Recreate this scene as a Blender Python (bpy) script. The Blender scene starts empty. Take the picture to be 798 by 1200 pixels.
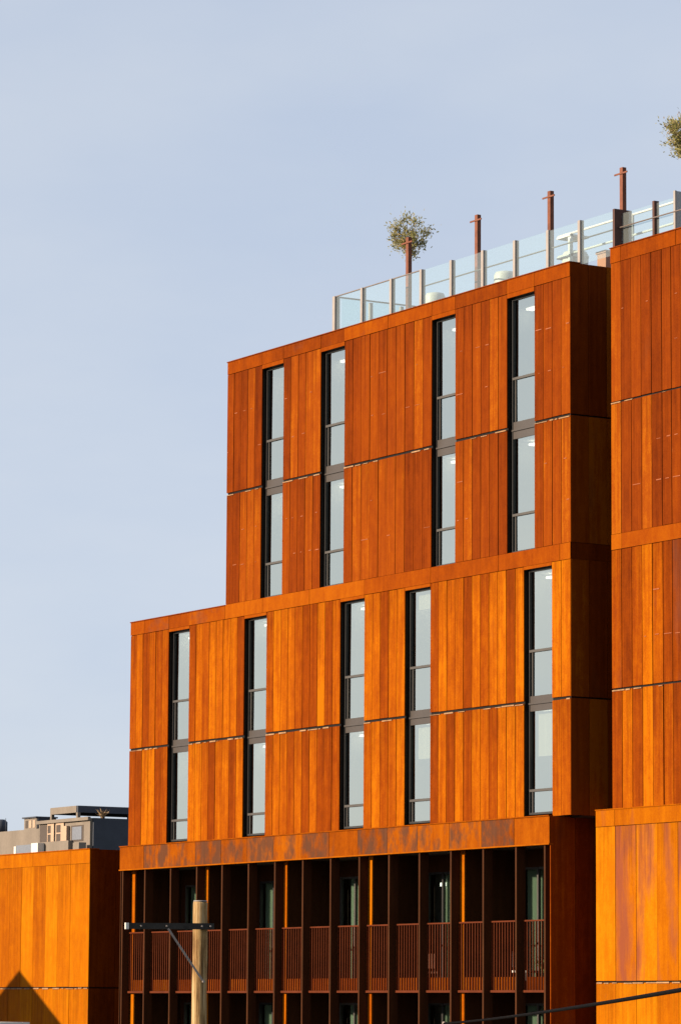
import bpy, math, random
from mathutils import Vector, Matrix
random.seed(7)
R = math.radians
S = bpy.context.scene
COL = S.collection
H = 5.0                      # the photographer's eye above the street (balcony level)

# ------------------------------------------------------------------ helpers
class MB:
    """collects boxes, tubes and quads and links them as ONE mesh object"""
    def __init__(self):
        self.v, self.f, self.a, self.m, self.sm = [], [], [], [], []
        self.top = None
    def quad(self, pts, a=(0, 0, 0), m=0):
        n = len(self.v); self.v += [tuple(p) for p in pts]
        self.f.append(tuple(range(n, n + len(pts)))); self.a.append(a); self.m.append(m); self.sm.append(False)
    def box(self, x0, x1, y0, y1, z0, z1, a=(0, 0, 0), m=0, rz=0.0):
        n = len(self.v)
        c = [(x0, y0, z0), (x1, y0, z0), (x1, y1, z0), (x0, y1, z0), (x0, y0, z1), (x1, y0, z1), (x1, y1, z1), (x0, y1, z1)]
        if rz:
            cx, cy = (x0 + x1) / 2, (y0 + y1) / 2; co, si = math.cos(rz), math.sin(rz)
            c = [(cx + (x - cx) * co - (y - cy) * si, cy + (x - cx) * si + (y - cy) * co, z) for x, y, z in c]
        self.v += c
        for q in ((0, 3, 2, 1), (4, 5, 6, 7), (0, 1, 5, 4), (1, 2, 6, 5), (2, 3, 7, 6), (3, 0, 4, 7)):
            self.f.append(tuple(n + i for i in q)); self.a.append(a); self.m.append(m); self.sm.append(False)
    def tube(self, pts, radii, seg=10, a=(0, 0, 0), m=0, cap=True):
        pts = [Vector(p) for p in pts]
        if not hasattr(radii, '__len__'): radii = [radii] * len(pts)
        rings = []
        for i, p in enumerate(pts):
            d = (pts[min(i + 1, len(pts) - 1)] - pts[max(i - 1, 0)]).normalized()
            u = d.orthogonal().normalized() if abs(d.z) < .9 else (Vector((1, 0, 0)) - d * d.x).normalized()
            w = d.cross(u); n = len(self.v); rings.append(n)
            for k in range(seg):
                t = 2 * math.pi * k / seg
                self.v.append(tuple(p + (u * math.cos(t) + w * math.sin(t)) * radii[i]))
        for i in range(len(pts) - 1):
            for k in range(seg):
                k2 = (k + 1) % seg
                self.f.append((rings[i] + k, rings[i] + k2, rings[i + 1] + k2, rings[i + 1] + k))
                self.a.append(a); self.m.append(m); self.sm.append(True)
        if cap:
            self.f.append(tuple(reversed(range(rings[0], rings[0] + seg)))); self.f.append(tuple(range(rings[-1], rings[-1] + seg)))
            self.a += [a, a]; self.m += [m, m]; self.sm += [False, False]
    def build(self, name, mats, parent=None, loc=(0, 0, 0)):
        me = bpy.data.meshes.new(name)
        L = Vector(loc)
        me.from_pydata([tuple(Vector(p) - L) for p in self.v], [], self.f)
        if not isinstance(mats, (list, tuple)): mats = [mats]
        for mt in mats: me.materials.append(mt)
        me.polygons.foreach_set('material_index', self.m)
        me.polygons.foreach_set('use_smooth', self.sm)
        at = me.attributes.new('board', 'FLOAT_VECTOR', 'FACE')
        at.data.foreach_set('vector', [c for t in self.a for c in t])
        tp = me.attributes.new('top', 'FLOAT', 'FACE')
        if self.top is not None: tp.data.foreach_set('value', [self.top] * len(self.f))
        me.update()
        o = bpy.data.objects.new(name, me); COL.objects.link(o)
        if parent is not None:
            o.parent = parent; o.location = L - Vector(world_loc(parent))
        else:
            o.location = L
        return o

WL = {}
def world_loc(o):
    t = Vector((0, 0, 0))
    while o is not None:
        t += o.location; o = o.parent
    return t

def tag(o, label=None, cat=None, group=None, kind=None):
    if label: o['label'] = label
    if cat: o['category'] = cat
    if group: o['group'] = group
    if kind: o['kind'] = kind
    return o

def thing(name, loc, label, cat, group=None):
    o = bpy.data.objects.new(name, None); COL.objects.link(o); o.location = loc
    o.empty_display_size = .3
    return tag(o, label, cat, group)

# ------------------------------------------------------------------ materials
def mat(name):
    m = bpy.data.materials.new(name); m.use_nodes = True
    nt = m.node_tree; nt.nodes.clear()
    return m, nt
def N(nt, typ, **kw):
    n = nt.nodes.new(typ)
    for k, v in kw.items():
        if k.startswith('i_'):
            key = k[2:]; n.inputs[int(key) if key.isdigit() else key.replace('_', ' ')].default_value = v
        else: setattr(n, k, v)
    return n
def math_(nt, op, a, b=None, c=None, clamp=False):
    n = N(nt, 'ShaderNodeMath', operation=op, use_clamp=clamp)
    for i, x in enumerate((a, b, c)):
        if x is None: continue
        if isinstance(x, (int, float)): n.inputs[i].default_value = x
        else: nt.links.new(x, n.inputs[i])
    return n.outputs[0]
def noise(nt, vec, scale, detail=4, rough=.55):
    n = N(nt, 'ShaderNodeTexNoise'); n.inputs['Scale'].default_value = scale
    n.inputs['Detail'].default_value = detail; n.inputs['Roughness'].default_value = rough
    nt.links.new(vec, n.inputs['Vector']); return n.outputs[0]
def ramp(nt, fac, stops, interp='LINEAR'):
    n = N(nt, 'ShaderNodeValToRGB'); cr = n.color_ramp; cr.interpolation = interp
    while len(cr.elements) < len(stops): cr.elements.new(.5)
    for e, (p, c) in zip(cr.elements, stops):
        e.position = p; e.color = (*c, 1) if len(c) == 3 else c
    nt.links.new(fac, n.inputs[0]); return n.outputs[0]
def mixc(nt, fac, a, b):
    n = N(nt, 'ShaderNodeMix', data_type='RGBA')
    if isinstance(fac, (int, float)): n.inputs[0].default_value = fac
    else: nt.links.new(fac, n.inputs[0])
    for i, x in ((6, a), (7, b)):
        if isinstance(x, tuple): n.inputs[i].default_value = (*x, 1)
        else: nt.links.new(x, n.inputs[i])
    return n.outputs[2]
def vscale(nt, vec, sc, off=None):
    n = N(nt, 'ShaderNodeVectorMath', operation='MULTIPLY'); n.inputs[1].default_value = sc
    if off is not None:
        a = N(nt, 'ShaderNodeVectorMath', operation='ADD'); nt.links.new(vec, a.inputs[0]); nt.links.new(off, a.inputs[1]); vec = a.outputs[0]
    nt.links.new(vec, n.inputs[0]); return n.outputs[0]
def out(nt, sh):
    o = N(nt, 'ShaderNodeOutputMaterial'); nt.links.new(sh, o.inputs[0])
def principled(nt, col, rough=.6, metal=0.0, spec=.3, normal=None):
    p = N(nt, 'ShaderNodeBsdfPrincipled')
    if isinstance(col, tuple): p.inputs['Base Color'].default_value = (*col, 1)
    else: nt.links.new(col, p.inputs['Base Color'])
    if isinstance(rough, (int, float)): p.inputs['Roughness'].default_value = rough
    else: nt.links.new(rough, p.inputs['Roughness'])
    p.inputs['Metallic'].default_value = metal; p.inputs['Specular IOR Level'].default_value = spec
    if normal is not None: nt.links.new(normal, p.inputs['Normal'])
    return p.outputs[0]

def corten(name, stops, patina, streak=.30, blotch=.22, pat_scale=(1.2, 1.2, .35), rough=.62, soft=6.0):
    """weathering steel: every board has a tone, a seed and an amount of old dark patina of its own"""
    m, nt = mat(name)
    geo = N(nt, 'ShaderNodeTexCoord'); P = geo.outputs['Object']
    at = N(nt, 'ShaderNodeAttribute', attribute_name='board')
    sep = N(nt, 'ShaderNodeSeparateXYZ'); nt.links.new(at.outputs['Vector'], sep.inputs[0])
    tone, seed, pat = sep.outputs
    so = N(nt, 'ShaderNodeCombineXYZ'); nt.links.new(math_(nt, 'MULTIPLY', seed, 61.0), so.inputs[0])
    nt.links.new(math_(nt, 'MULTIPLY', seed, 23.0), so.inputs[1]); nt.links.new(math_(nt, 'MULTIPLY', seed, 47.0), so.inputs[2])
    off = so.outputs[0]
    n1 = noise(nt, vscale(nt, P, (9, 9, .40), off), 1.0, 5, .6)
    n2 = noise(nt, vscale(nt, P, (1.6, 1.6, .8), off), 1.0, 4, .6)
    n3 = noise(nt, P, 26.0, 3, .6)
    n4 = noise(nt, vscale(nt, P, (5, 5, 3.2), off), 1.0, 5, .7)
    t = math_(nt, 'ADD', tone, math_(nt, 'MULTIPLY', math_(nt, 'SUBTRACT', n1, .5), streak * 3))
    t = math_(nt, 'ADD', t, math_(nt, 'MULTIPLY', math_(nt, 'SUBTRACT', n2, .5), blotch * 2))
    t = math_(nt, 'ADD', t, math_(nt, 'MULTIPLY', math_(nt, 'SUBTRACT', n3, .5), .5), clamp=True)
    t = math_(nt, 'ADD', t, math_(nt, 'MULTIPLY', math_(nt, 'SUBTRACT', n4, .44), .60), clamp=True)
    c = ramp(nt, t, stops)
    np_ = noise(nt, vscale(nt, P, pat_scale, off), 1.0, 6, .62)
    k = math_(nt, 'MULTIPLY', math_(nt, 'SUBTRACT', np_, math_(nt, 'SUBTRACT', .74, math_(nt, 'MULTIPLY', pat, .42))), soft, clamp=True)
    k = math_(nt, 'MULTIPLY', k, math_(nt, 'MINIMUM', math_(nt, 'MULTIPLY', pat, 1.6), .85), clamp=True)
    pc = mixc(nt, n1, patina, tuple(x * 1.5 for x in patina))
    c = mixc(nt, k, c, pc)
    # rain run-off: ragged streaks that start at the top edge of a panel and run down it
    ta = N(nt, 'ShaderNodeAttribute', attribute_name='top')
    pz = N(nt, 'ShaderNodeSeparateXYZ'); nt.links.new(P, pz.inputs[0])
    dz = math_(nt, 'SUBTRACT', ta.outputs['Fac'], pz.outputs[2])
    ln = noise(nt, vscale(nt, P, (13, 13, .12), off), 1.0, 3, .6)
    ln = math_(nt, 'MULTIPLY', math_(nt, 'SUBTRACT', ln, .40), 7.5)
    sk = math_(nt, 'MULTIPLY', math_(nt, 'SUBTRACT', ln, dz), 1.6, clamp=True)
    sk = math_(nt, 'MULTIPLY', sk, math_(nt, 'GREATER_THAN', ta.outputs['Fac'], .1))
    hs = N(nt, 'ShaderNodeHueSaturation'); hs.inputs['Value'].default_value = .76; hs.inputs['Saturation'].default_value = 1.0
    nt.links.new(c, hs.inputs['Color'])
    c = mixc(nt, math_(nt, 'MULTIPLY', sk, .75), c, hs.outputs[0])
    # small pale run-off flecks
    fl = noise(nt, vscale(nt, P, (18, 18, 5), off), 1.0, 2, .5)
    fk = math_(nt, 'MULTIPLY', math_(nt, 'SUBTRACT', fl, .73), 6.0, clamp=True)
    c = mixc(nt, math_(nt, 'MULTIPLY', fk, .30), c, (.34, .11, .03))
    b = N(nt, 'ShaderNodeBump'); b.inputs['Strength'].default_value = .25; b.inputs['Distance'].default_value = .012
    nt.links.new(math_(nt, 'ADD', n2, math_(nt, 'MULTIPLY', n3, .35)), b.inputs['Height'])
    rg = math_(nt, 'ADD', rough - .1, math_(nt, 'MULTIPLY', n2, .25))
    out(nt, principled(nt, c, rg, 0, .012, b.outputs[0]))
    return m

def paint(name, col, rough=.5, metal=0.0, spec=.3, var=.15, scale=3.0, stretch=(1, 1, 1)):
    m, nt = mat(name)
    P = N(nt, 'ShaderNodeTexCoord').outputs['Object']
    n = noise(nt, vscale(nt, P, stretch), scale, 5, .6); n2 = noise(nt, P, scale * 9, 3, .6)
    f = math_(nt, 'ADD', math_(nt, 'MULTIPLY', n, .7), math_(nt, 'MULTIPLY', n2, .3))
    c = ramp(nt, f, [(.3, tuple(x * (1 - var) for x in col)), (.7, tuple(min(1, x * (1 + var)) for x in col))])
    out(nt, principled(nt, c, rough, metal, spec))
    return m

M = {}
M['upper'] = corten('corten_upper', [(0, (.085, .0135, .0013)), (.45, (.150, .0265, .0019)), (.8, (.200, .0410, .0022)), (1, (.260, .0680, .0030))], (.095, .029, .010))
M['lower'] = corten('corten_lower', [(0, (0.0876, 0.0144, 0.0011)), (.45, (0.1700, 0.0310, 0.0013)), (.8, (0.2575, 0.0609, 0.0013)), (1, (0.3296, 0.0943, 0.0017))], (.090, .025, .012))
M['band'] = corten('corten_band', [(0, (0.0979, 0.0161, 0.0013)), (.5, (0.1905, 0.0368, 0.0014)), (1, (0.2730, 0.0690, 0.0020))], (.090, .028, .015), streak=.15, blotch=.34, pat_scale=(.9, .9, 1.5))
M['pod'] = corten('corten_pod', [(0, (0.1442, 0.0287, 0.0008)), (.4, (0.2420, 0.0609, 0.0008)), (.8, (0.3296, 0.0989, 0.0010)), (1, (0.3811, 0.1265, 0.0017))], (.135, .036, .020), streak=.20, blotch=.30, pat_scale=(1.5, 1.5, .33), rough=.55)
M['fascia'] = corten('corten_fascia', [(0, (0.0979, 0.0184, 0.0010)), (.5, (0.2060, 0.0460, 0.0012)), (1, (0.2935, 0.0805, 0.0020))], (.050, .024, .015), streak=.2, blotch=.38, pat_scale=(2.8, 2.8, 1.6), soft=5)
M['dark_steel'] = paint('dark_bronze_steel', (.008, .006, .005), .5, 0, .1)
M['joint'] = paint('joint_shadow_gap', (.012, .008, .006), .8, 0, .1)
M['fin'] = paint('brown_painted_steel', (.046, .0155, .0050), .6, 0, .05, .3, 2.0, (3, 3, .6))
M['rail'] = paint('rust_red_painted_bars', (.085, .0190, .0060), .6, 0, .06, .25)
M['flash'] = paint('worn_metal_flashing', (.27, .155, .080), .65, .0, .1, .5, 6)
M['weld'] = paint('pale_weld_streak', (.25, .075, .030), .6, 0, .1, .3, 9)
M['frame'] = paint('dark_window_frame', (.022, .021, .022), .4, 0, .4)
M['mullion'] = paint('grey_mullion', (.050, .046, .044), .45, .0, .4)
M['spandrel'] = paint('grey_brown_spandrel', (.040, .033, .031), .45, 0, .4, .12)
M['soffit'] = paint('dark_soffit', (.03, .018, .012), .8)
M['white'] = paint('white_room_paint', (.70, .68, .63), .8, 0, .2, .05)
M['carpet'] = paint('grey_carpet', (.16, .15, .14), .95)
M['curtain'] = paint('pale_curtain', (.62, .63, .56), .9, 0, .1, .1, 20, (6, 6, .2))
M['curtain_green'] = paint('green_grey_curtain', (.30, .36, .29), .9, 0, .1, .2, 14, (6, 6, .15))
M['rust_post'] = paint('rust_red_post', (.155, .058, .036), .6, 0, .1, .3, 6)
M['galv'] = paint('pale_grey_metal', (.24, .215, .205), .5, .0, .4, .15)
M['galv_brown'] = paint('dull_grey_steel', (.13, .105, .095), .5, .0, .4, .2)
M['white_paint'] = paint('white_paint', (.52, .50, .47), .5, 0, .3, .05)
M['cream'] = paint('cream_plastic', (.52, .48, .43), .5, 0, .4, .05)
M['terracotta'] = paint('pink_clay', (.42, .22, .15), .8, 0, .2, .15)
M['planter_dark'] = paint('dark_brown_screen', (.062, .024, .018), .6, 0, .25, .25, 2.5)
M['screen_grey'] = paint('pale_grey_screen', (.26, .275, .285), .4, 0, .4, .08)
M['concrete_far'] = paint('weathered_concrete', (.160, .136, .115), .85, 0, .2, .2, .5, (1, 1, .3))
M['slate_and_shade'] = paint('dark_slate_and_shaded_side', (.034, .040, .055), .7, 0, .3, .2, .6)  # dark roofs and tank; on right-hand sides the dark tone is painted shade
M['far_dark'] = paint('dark_opening', (.055, .042, .036), .7, 0, .3, .2)
M['far_pale'] = paint('pale_shutter', (.34, .24, .17), .7, 0, .3, .1)
M['far_blue'] = paint('blue_grey_panel', (.13, .145, .18), .4, 0, .5, .15)
M['roof_deck'] = paint('roof_gravel', (.22, .21, .20), .95)
M['leaf'] = None
M['bark'] = paint('grey_bark', (.17, .13, .10), .9, 0, .1, .35, 9, (3, 3, .5))
M['black_cable'] = paint('black_cable_sheath', (.0035, .0035, .004), .8, 0, .03)
M['arm'] = paint('tarred_timber', (.034, .031, .028), .8, 0, .1, .4, 8)
M['galv_strap'] = paint('galvanised_strap', (.24, .20, .18), .5, .2, .5, .2)
M['render'] = paint('pale_render', (.55, .50, .44), .9, 0, .1, .1)
M['tile'] = paint('brown_roof_tiles', (.14, .08, .06), .85, 0, .1, .3, 4)
M['asphalt'] = paint('asphalt', (.05, .05, .05), .9, 0, .2, .3, 6)
M['paving'] = paint('pavement_slabs', (.26, .25, .23), .9, 0, .2, .15, 2)
M['earth'] = paint('ground_soil_and_grass', (.10, .10, .055), .95, 0, .1, .4, .3)
M['line'] = paint('road_line_paint', (.7, .7, .68), .7)
M['dry_plant'] = paint('dry_grass', (.30, .21, .12), .9, 0, .1, .3, 5)
M['herb'] = paint('small_green_plant', (.09, .12, .045), .8, 0, .1, .4, 20)

def glass(name, refl, tint, trans, rough=.0):
    m, nt = mat(name)
    g = N(nt, 'ShaderNodeBsdfGlossy'); g.inputs['Color'].default_value = (*tint, 1); g.inputs['Roughness'].default_value = rough
    P = N(nt, 'ShaderNodeTexCoord').outputs['Object']
    b = N(nt, 'ShaderNodeBump'); b.inputs['Strength'].default_value = .12; b.inputs['Distance'].default_value = .02
    nt.links.new(noise(nt, P, 1.1, 1, .4), b.inputs['Height']); nt.links.new(b.outputs[0], g.inputs['Normal'])
    t = N(nt, 'ShaderNodeBsdfTransparent'); t.inputs['Color'].default_value = (*trans, 1)
    x = N(nt, 'ShaderNodeMixShader'); x.inputs[0].default_value = refl
    nt.links.new(t.outputs[0], x.inputs[1]); nt.links.new(g.outputs[0], x.inputs[2])
    out(nt, x.outputs[0]); return m
M['glass'] = glass('coated_window_glass', .66, (.97, 1.0, .87), (.84, .90, .82))
M['glass_dim'] = glass('balcony_glass', .20, (.8, .9, .88), (.62, .72, .66))
def rail_glass():
    m, nt = mat('balustrade_glass')
    t = N(nt, 'ShaderNodeBsdfTransparent'); t.inputs['Color'].default_value = (.90, .97, .97, 1)
    d = N(nt, 'ShaderNodeBsdfDiffuse'); d.inputs['Color'].default_value = (.80, .86, .88, 1)
    g = N(nt, 'ShaderNodeBsdfGlossy'); g.inputs['Roughness'].default_value = .02; g.inputs['Color'].default_value = (.95, 1, 1, 1)
    a = N(nt, 'ShaderNodeMixShader'); a.inputs[0].default_value = .05
    nt.links.new(t.outputs[0], a.inputs[1]); nt.links.new(d.outputs[0], a.inputs[2])
    b = N(nt, 'ShaderNodeMixShader'); b.inputs[0].default_value = .06
    nt.links.new(a.outputs[0], b.inputs[1]); nt.links.new(g.outputs[0], b.inputs[2])
    out(nt, b.outputs[0]); return m
M['rail_glass'] = rail_glass()
def lamp():
    m, nt = mat('lit_ceiling_lamp')
    e = N(nt, 'ShaderNodeEmission'); e.inputs['Color'].default_value = (1, .93, .78, 1); e.inputs['Strength'].default_value = 1.7
    out(nt, e.outputs[0]); return m
M['lamp'] = lamp()
def leafmat():
    m, nt = mat('olive_leaves')
    at = N(nt, 'ShaderNodeAttribute', attribute_name='board')
    sep = N(nt, 'ShaderNodeSeparateXYZ'); nt.links.new(at.outputs['Vector'], sep.inputs[0])
    c = ramp(nt, sep.outputs[0], [(0, (.11, .115, .040)), (.4, (.26, .25, .085)), (.75, (.36, .32, .12)), (1, (.42, .30, .19))])
    p = principled(nt, c, .6, 0, .3)
    tr = N(nt, 'ShaderNodeBsdfTranslucent'); nt.links.new(c, tr.inputs[0])
    x = N(nt, 'ShaderNodeMixShader'); x.inputs[0].default_value = .5
    nt.links.new(p, x.inputs[1]); nt.links.new(tr.outputs[0], x.inputs[2]); out(nt, x.outputs[0]); return m
M['leaf'] = leafmat()
def polemat():
    m, nt = mat('weathered_pole_timber')
    P = N(nt, 'ShaderNodeTexCoord').outputs['Object']
    n1 = noise(nt, vscale(nt, P, (26, 26, .9)), 1.0, 6, .65); n2 = noise(nt, vscale(nt, P, (5, 5, 1.4)), 1.0, 5, .6)
    f = math_(nt, 'ADD', math_(nt, 'MULTIPLY', n1, .6), math_(nt, 'MULTIPLY', n2, .4))
    c = ramp(nt, f, [(.36, (.040, .018, .007)), (.44, (.150, .080, .030)), (.52, (.30, .190, .080)), (.64, (.42, .31, .17))])
    ck = noise(nt, vscale(nt, P, (38, 38, .55)), 1.0, 3, .6)
    c = mixc(nt, math_(nt, 'MULTIPLY', math_(nt, 'SUBTRACT', ck, .60), 9.0, clamp=True), c, (.022, .012, .006))
    b = N(nt, 'ShaderNodeBump'); b.inputs['Strength'].default_value = .9; b.inputs['Distance'].default_value = .03
    nt.links.new(f, b.inputs['Height'])
    out(nt, principled(nt, c, .85, 0, .15, b.outputs[0])); return m
M['pole'] = polemat()

# ------------------------------------------------------------------ ground, road
def sheet(name, x0, x1, y0, y1, z, m):
    b = MB(); b.quad([(x0, y0, z), (x1, y0, z), (x1, y1, z), (x0, y1, z)]); return tag(b.build(name, m), kind='structure')
sheet('ground', -4000, 4000, -4000, 4000, 0, M['earth'])
b = MB(); b.box(-400, 400, -6.0, -.9, .0, .14); tag(b.build('pavement', M['paving']), kind='structure')
sheet('road', -400, 400, -14.0, -6.0, .004, M['asphalt'])
b = MB()
for i in range(-40, 60): b.quad([(i * 6, -10.06, .008), (i * 6 + 3, -10.06, .008), (i * 6 + 3, -9.94, .008), (i * 6, -9.94, .008)])
tag(b.build('road_markings', M['line']), kind='structure')

# ------------------------------------------------------------------ facade builders
def rtone(lo=.15, hi=.85):
    return random.uniform(lo, hi)

def boards(mb, x0, x1, z0, z1, n, lo=.1, hi=.9, pat=.25, y=0.0, weld=False, gap=.020, patfn=None, jit=.005):
    """vertical steel boards along X; front face near y, looking to -Y"""
    w = (x1 - x0) / n
    for i in range(n):
        a = (rtone(lo, hi), random.random(), (patfn() if patfn else pat * random.random()))
        xa, xb = x0 + i * w + gap / 2, x0 + (i + 1) * w - gap / 2
        yo = y + random.uniform(-jit, jit)
        mb.box(xa, xb, yo, yo + .03, z0 + random.uniform(0, .006), z1 - random.uniform(0, .006), a, 0, random.uniform(-.006, .006))
        if weld and random.random() < .62:
            for fr in (.34, .66):
                if random.random() < .6:
                    zz = z0 + (z1 - z0) * fr + random.uniform(-.02, .02)
                    s = random.uniform(.0, .6); e = random.uniform(s + .15, 1.0); s = max(s, .06); e = min(e, .94)
                    mb.box(xa + (xb - xa) * s, xa + (xb - xa) * e, yo - .009, yo - .002, zz, zz + random.uniform(.010, .026), a, 1)

def boards_side(mb, x, y0, y1, z0, z1, w, sgn, lo=.1, hi=.9, pat=.3):
    """boards on a face looking to +X (sgn 1) or -X (sgn -1)"""
    n = max(1, round((y1 - y0) / w)); w = (y1 - y0) / n
    for i in range(n):
        a = (rtone(lo, hi), random.random(), pat * random.random())
        ya, yb = y0 + i * w + .006, y0 + (i + 1) * w - .006
        xo = x + random.uniform(-.004, .004)
        xa, xb = (xo - .03, xo) if sgn > 0 else (xo, xo + .03)
        mb.box(xa, xb, ya, yb, z0, z1, a)

def flashing(mb, x0, x1, z, y=0.0, dens=.55):
    """worn pieces of the drip flashing that shows along a storey joint"""
    mb.box(x0 + .01, x1 - .01, y + .021, y + .031, z - .030, z - .018)      # the strip the pieces hang from
    x = x0 + .04
    while x < x1 - .12:
        l = min(random.uniform(.10, .55), x1 - x - .02)
        if random.random() < dens + .15 and l > .08:
            mb.box(x, x + l, y - .016 - random.uniform(0, .010), y + .022, z - .022 + random.uniform(-.008, .004), z + random.uniform(-.012, .012))
        x += l + random.uniform(.0, .3)

def panel(par, m, x0, x1, z0, z1, n, **kw):
    mb = MB(); boards(mb, x0, x1, z0, z1, n, **kw); mb.top = z1
    return mb.build('cladding_panel', [m, M['weld']], par)

def backing(par, x0, x1, z0, z1, y0=.034, y1=.33):
    mb = MB(); mb.box(x0, x1, y0, y1, z0, z1); return mb.build('bay_wall', M['dark_steel'], par)

def bands(par, m, x0, x1, z0, z1, seams, y=-.006, lip=True, pat=.5, name='parapet_band', lo=.3, hi=.75):
    xs = [x0] + [s for s in seams if x0 < s < x1] + [x1]
    mb = MB()
    for a_, b_ in zip(xs[:-1], xs[1:]):
        mb.box(a_ + .007, b_ - .007, y + random.uniform(-.004, .004), .033, z0 + .006, z1 - (.028 if lip else 0), (rtone(lo, hi), random.random(), pat * random.random()))
    if lip: mb.box(x0 - .012, x1 + .012, y - .022, .30, z1 - .026, z1, (.15, .3, .3))
    return mb.build(name, m, par)

def tuft(name, loc, hgt, n, m, label, cat, spread=.6, group=None):
    mb = MB(); L = Vector(loc)
    for i in range(n):
        t = random.uniform(0, 6.28); s = random.uniform(.2, 1) * spread
        d = Vector((math.cos(t) * s, math.sin(t) * s, 1)).normalized(); h = hgt * random.uniform(.5, 1)
        side = Vector((-math.sin(t), math.cos(t), 0)) * hgt * .09
        p = L + d * h * .5; q = L + d * h + Vector((math.cos(t), math.sin(t), -.4)) * h * .15
        mb.quad([L - side * .4, L + side * .4, p + side, p - side]); mb.quad([p - side, p + side, q + side * .1, q - side * .1])
    o = mb.build(name, m, None, loc); return tag(o, label, cat, group)

def tall_window(par, x0, x1, z0, z1, rows, hinge=True):
    """two-storey slot window: frame, spandrel and four panes set .25 deep in a dark reveal"""
    yg = .165; fw = .05
    f = MB()
    f.box(x0, x0 + fw, yg - .035, yg + .05, z0, z1); f.box(x1 - fw, x1, yg - .035, yg + .05, z0, z1)
    f.box(x0 + fw, x1 - fw, yg - .035, yg + .05, z1 - .05, z1); f.box(x0 + fw, x1 - fw, yg - .035, yg + .05, z0, z0 + .05)
    w = f.build('tall_window', M['frame'], par)
    t1, s1, s0, t0 = rows                      # upper transom, spandrel top, spandrel bottom, lower transom
    xs = x0 + fw + .10
    for t, a_ in ((t1, s1), (t0, z0 + .05)):     # transom and the opening sash of each lower light
        mb = MB(); mb.box(x0 + fw, x1 - fw, yg - .045, yg + .04, t - .03, t + .03); mb.box(xs, xs + .03, yg - .03, yg - .006, a_, t - .029)
        mb.build('mullion', M['mullion'], w)
    mb = MB(); mb.box(x0 + fw, x1 - fw, yg - .02, yg + .05, s0, s1); mb.box(x0 + .02, x1 - .01, yg - .05, yg - .036, (s0 + s1) / 2 - .02, (s0 + s1) / 2 + .02)
    mb.build('spandrel', M['spandrel'], w)
    for a_, b_ in ((t1 + .036, z1 - .051), (s1 + .001, t1 - .036), (t0 + .036, s0 - .001), (z0 + .051, t0 - .036)):
        q1, q2 = random.uniform(-.004, .004), random.uniform(-.004, .004)
        mb = MB(); mb.quad([(x0 + fw, yg + q1, a_), (x1 - fw, yg - q1 + q2, a_), (x1 - fw, yg - q1, b_), (x0 + fw, yg + q1 - q2, b_)]); mb.build('pane', M['glass'], w)
    for a_, b_ in ((s1, z1 - .05), (z0 + .05, s0)):          # blinds and curtains, drawn differently in every room
        q = random.random()
        if q < .2: blind(w, x0 - .1, x1 + .2, b_ - random.uniform(.25, 1.1), b_, .33)
        elif q < .42: blind(w, x1 - random.uniform(.12, .4), x1 + .3, a_, b_, .33)
    # rooms behind
    for a_, b_ in ((z0 + .03, s0 + .10), (s1 - .10, z1 + .02)):
        rm = MB(); xa, xb, ya, yb = x0 - .75, x1 + .75, .336, 4.2
        rm.quad([(xa, yb, a_), (xb, yb, a_), (xb, yb, b_), (xa, yb, b_)]); rm.quad([(xa, ya, a_), (xa, yb, a_), (xa, yb, b_), (xa, ya, b_)])
        rm.quad([(xb, ya, a_), (xb, yb, a_), (xb, yb, b_), (xb, ya, b_)]); rm.quad([(xa, ya, b_), (xb, ya, b_), (xb, yb, b_), (xa, yb, b_)])
        rm.quad([(xa, ya, a_), (xb, ya, a_), (xb, yb, a_), (xa, yb, a_)], m=1)
        rm.build('room_interior', [M['white'], M['carpet']], w)
        lm = MB(); lx = x0 - .52 + random.uniform(-.08, .08); lm.box(lx, lx + .42, .95, 1.15, b_ - .12, b_ - .07); lm.build('ceiling_lamp', M['lamp'], w)
    return w

def blind(w, x0, x1, z0, z1, y=.36):
    mb = MB(); n = 10
    for i in range(n):
        xa, xb = x0 + (x1 - x0) * i / n, x0 + (x1 - x0) * (i + 1) / n
        ya, yb = y + .02 * (i % 2), y + .02 * ((i + 1) % 2)
        mb.quad([(xa, ya, z0), (xb, yb, z0), (xb, yb, z1), (xa, ya, z1)])
    mb.build('curtain', M['curtain'], w)

# ------------------------------------------------------------------ the main stepped building
bld = thing('apartment_building', (-11, 0, 0), 'tall stepped rust-orange steel-clad apartment block with slot windows and recessed balconies', 'building')
def z(r): return H + r
PT, PB, J1, BT, BB, J2, MBZ = z(17.93), z(17.56), z(14.20), z(11.11), z(10.71), z(7.41), z(4.62)
UL, ML = -16.78, -22.35
Wu = [(-14.84, -13.68), (-11.69, -10.48), (-6.18, -5.08), (-2.73, -1.535)]
Wm = [(-20.03, -18.83), (-15.70, -14.495), (-10.61, -9.405), (-7.417, -6.217), (-1.993, -.793)]
ROWU = (z(15.44), z(14.362), z(13.94), z(12.05)); ROWM = (z(8.65), z(7.56), z(7.192), z(5.28))
UT, MT = z(17.45), z(10.63)
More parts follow.
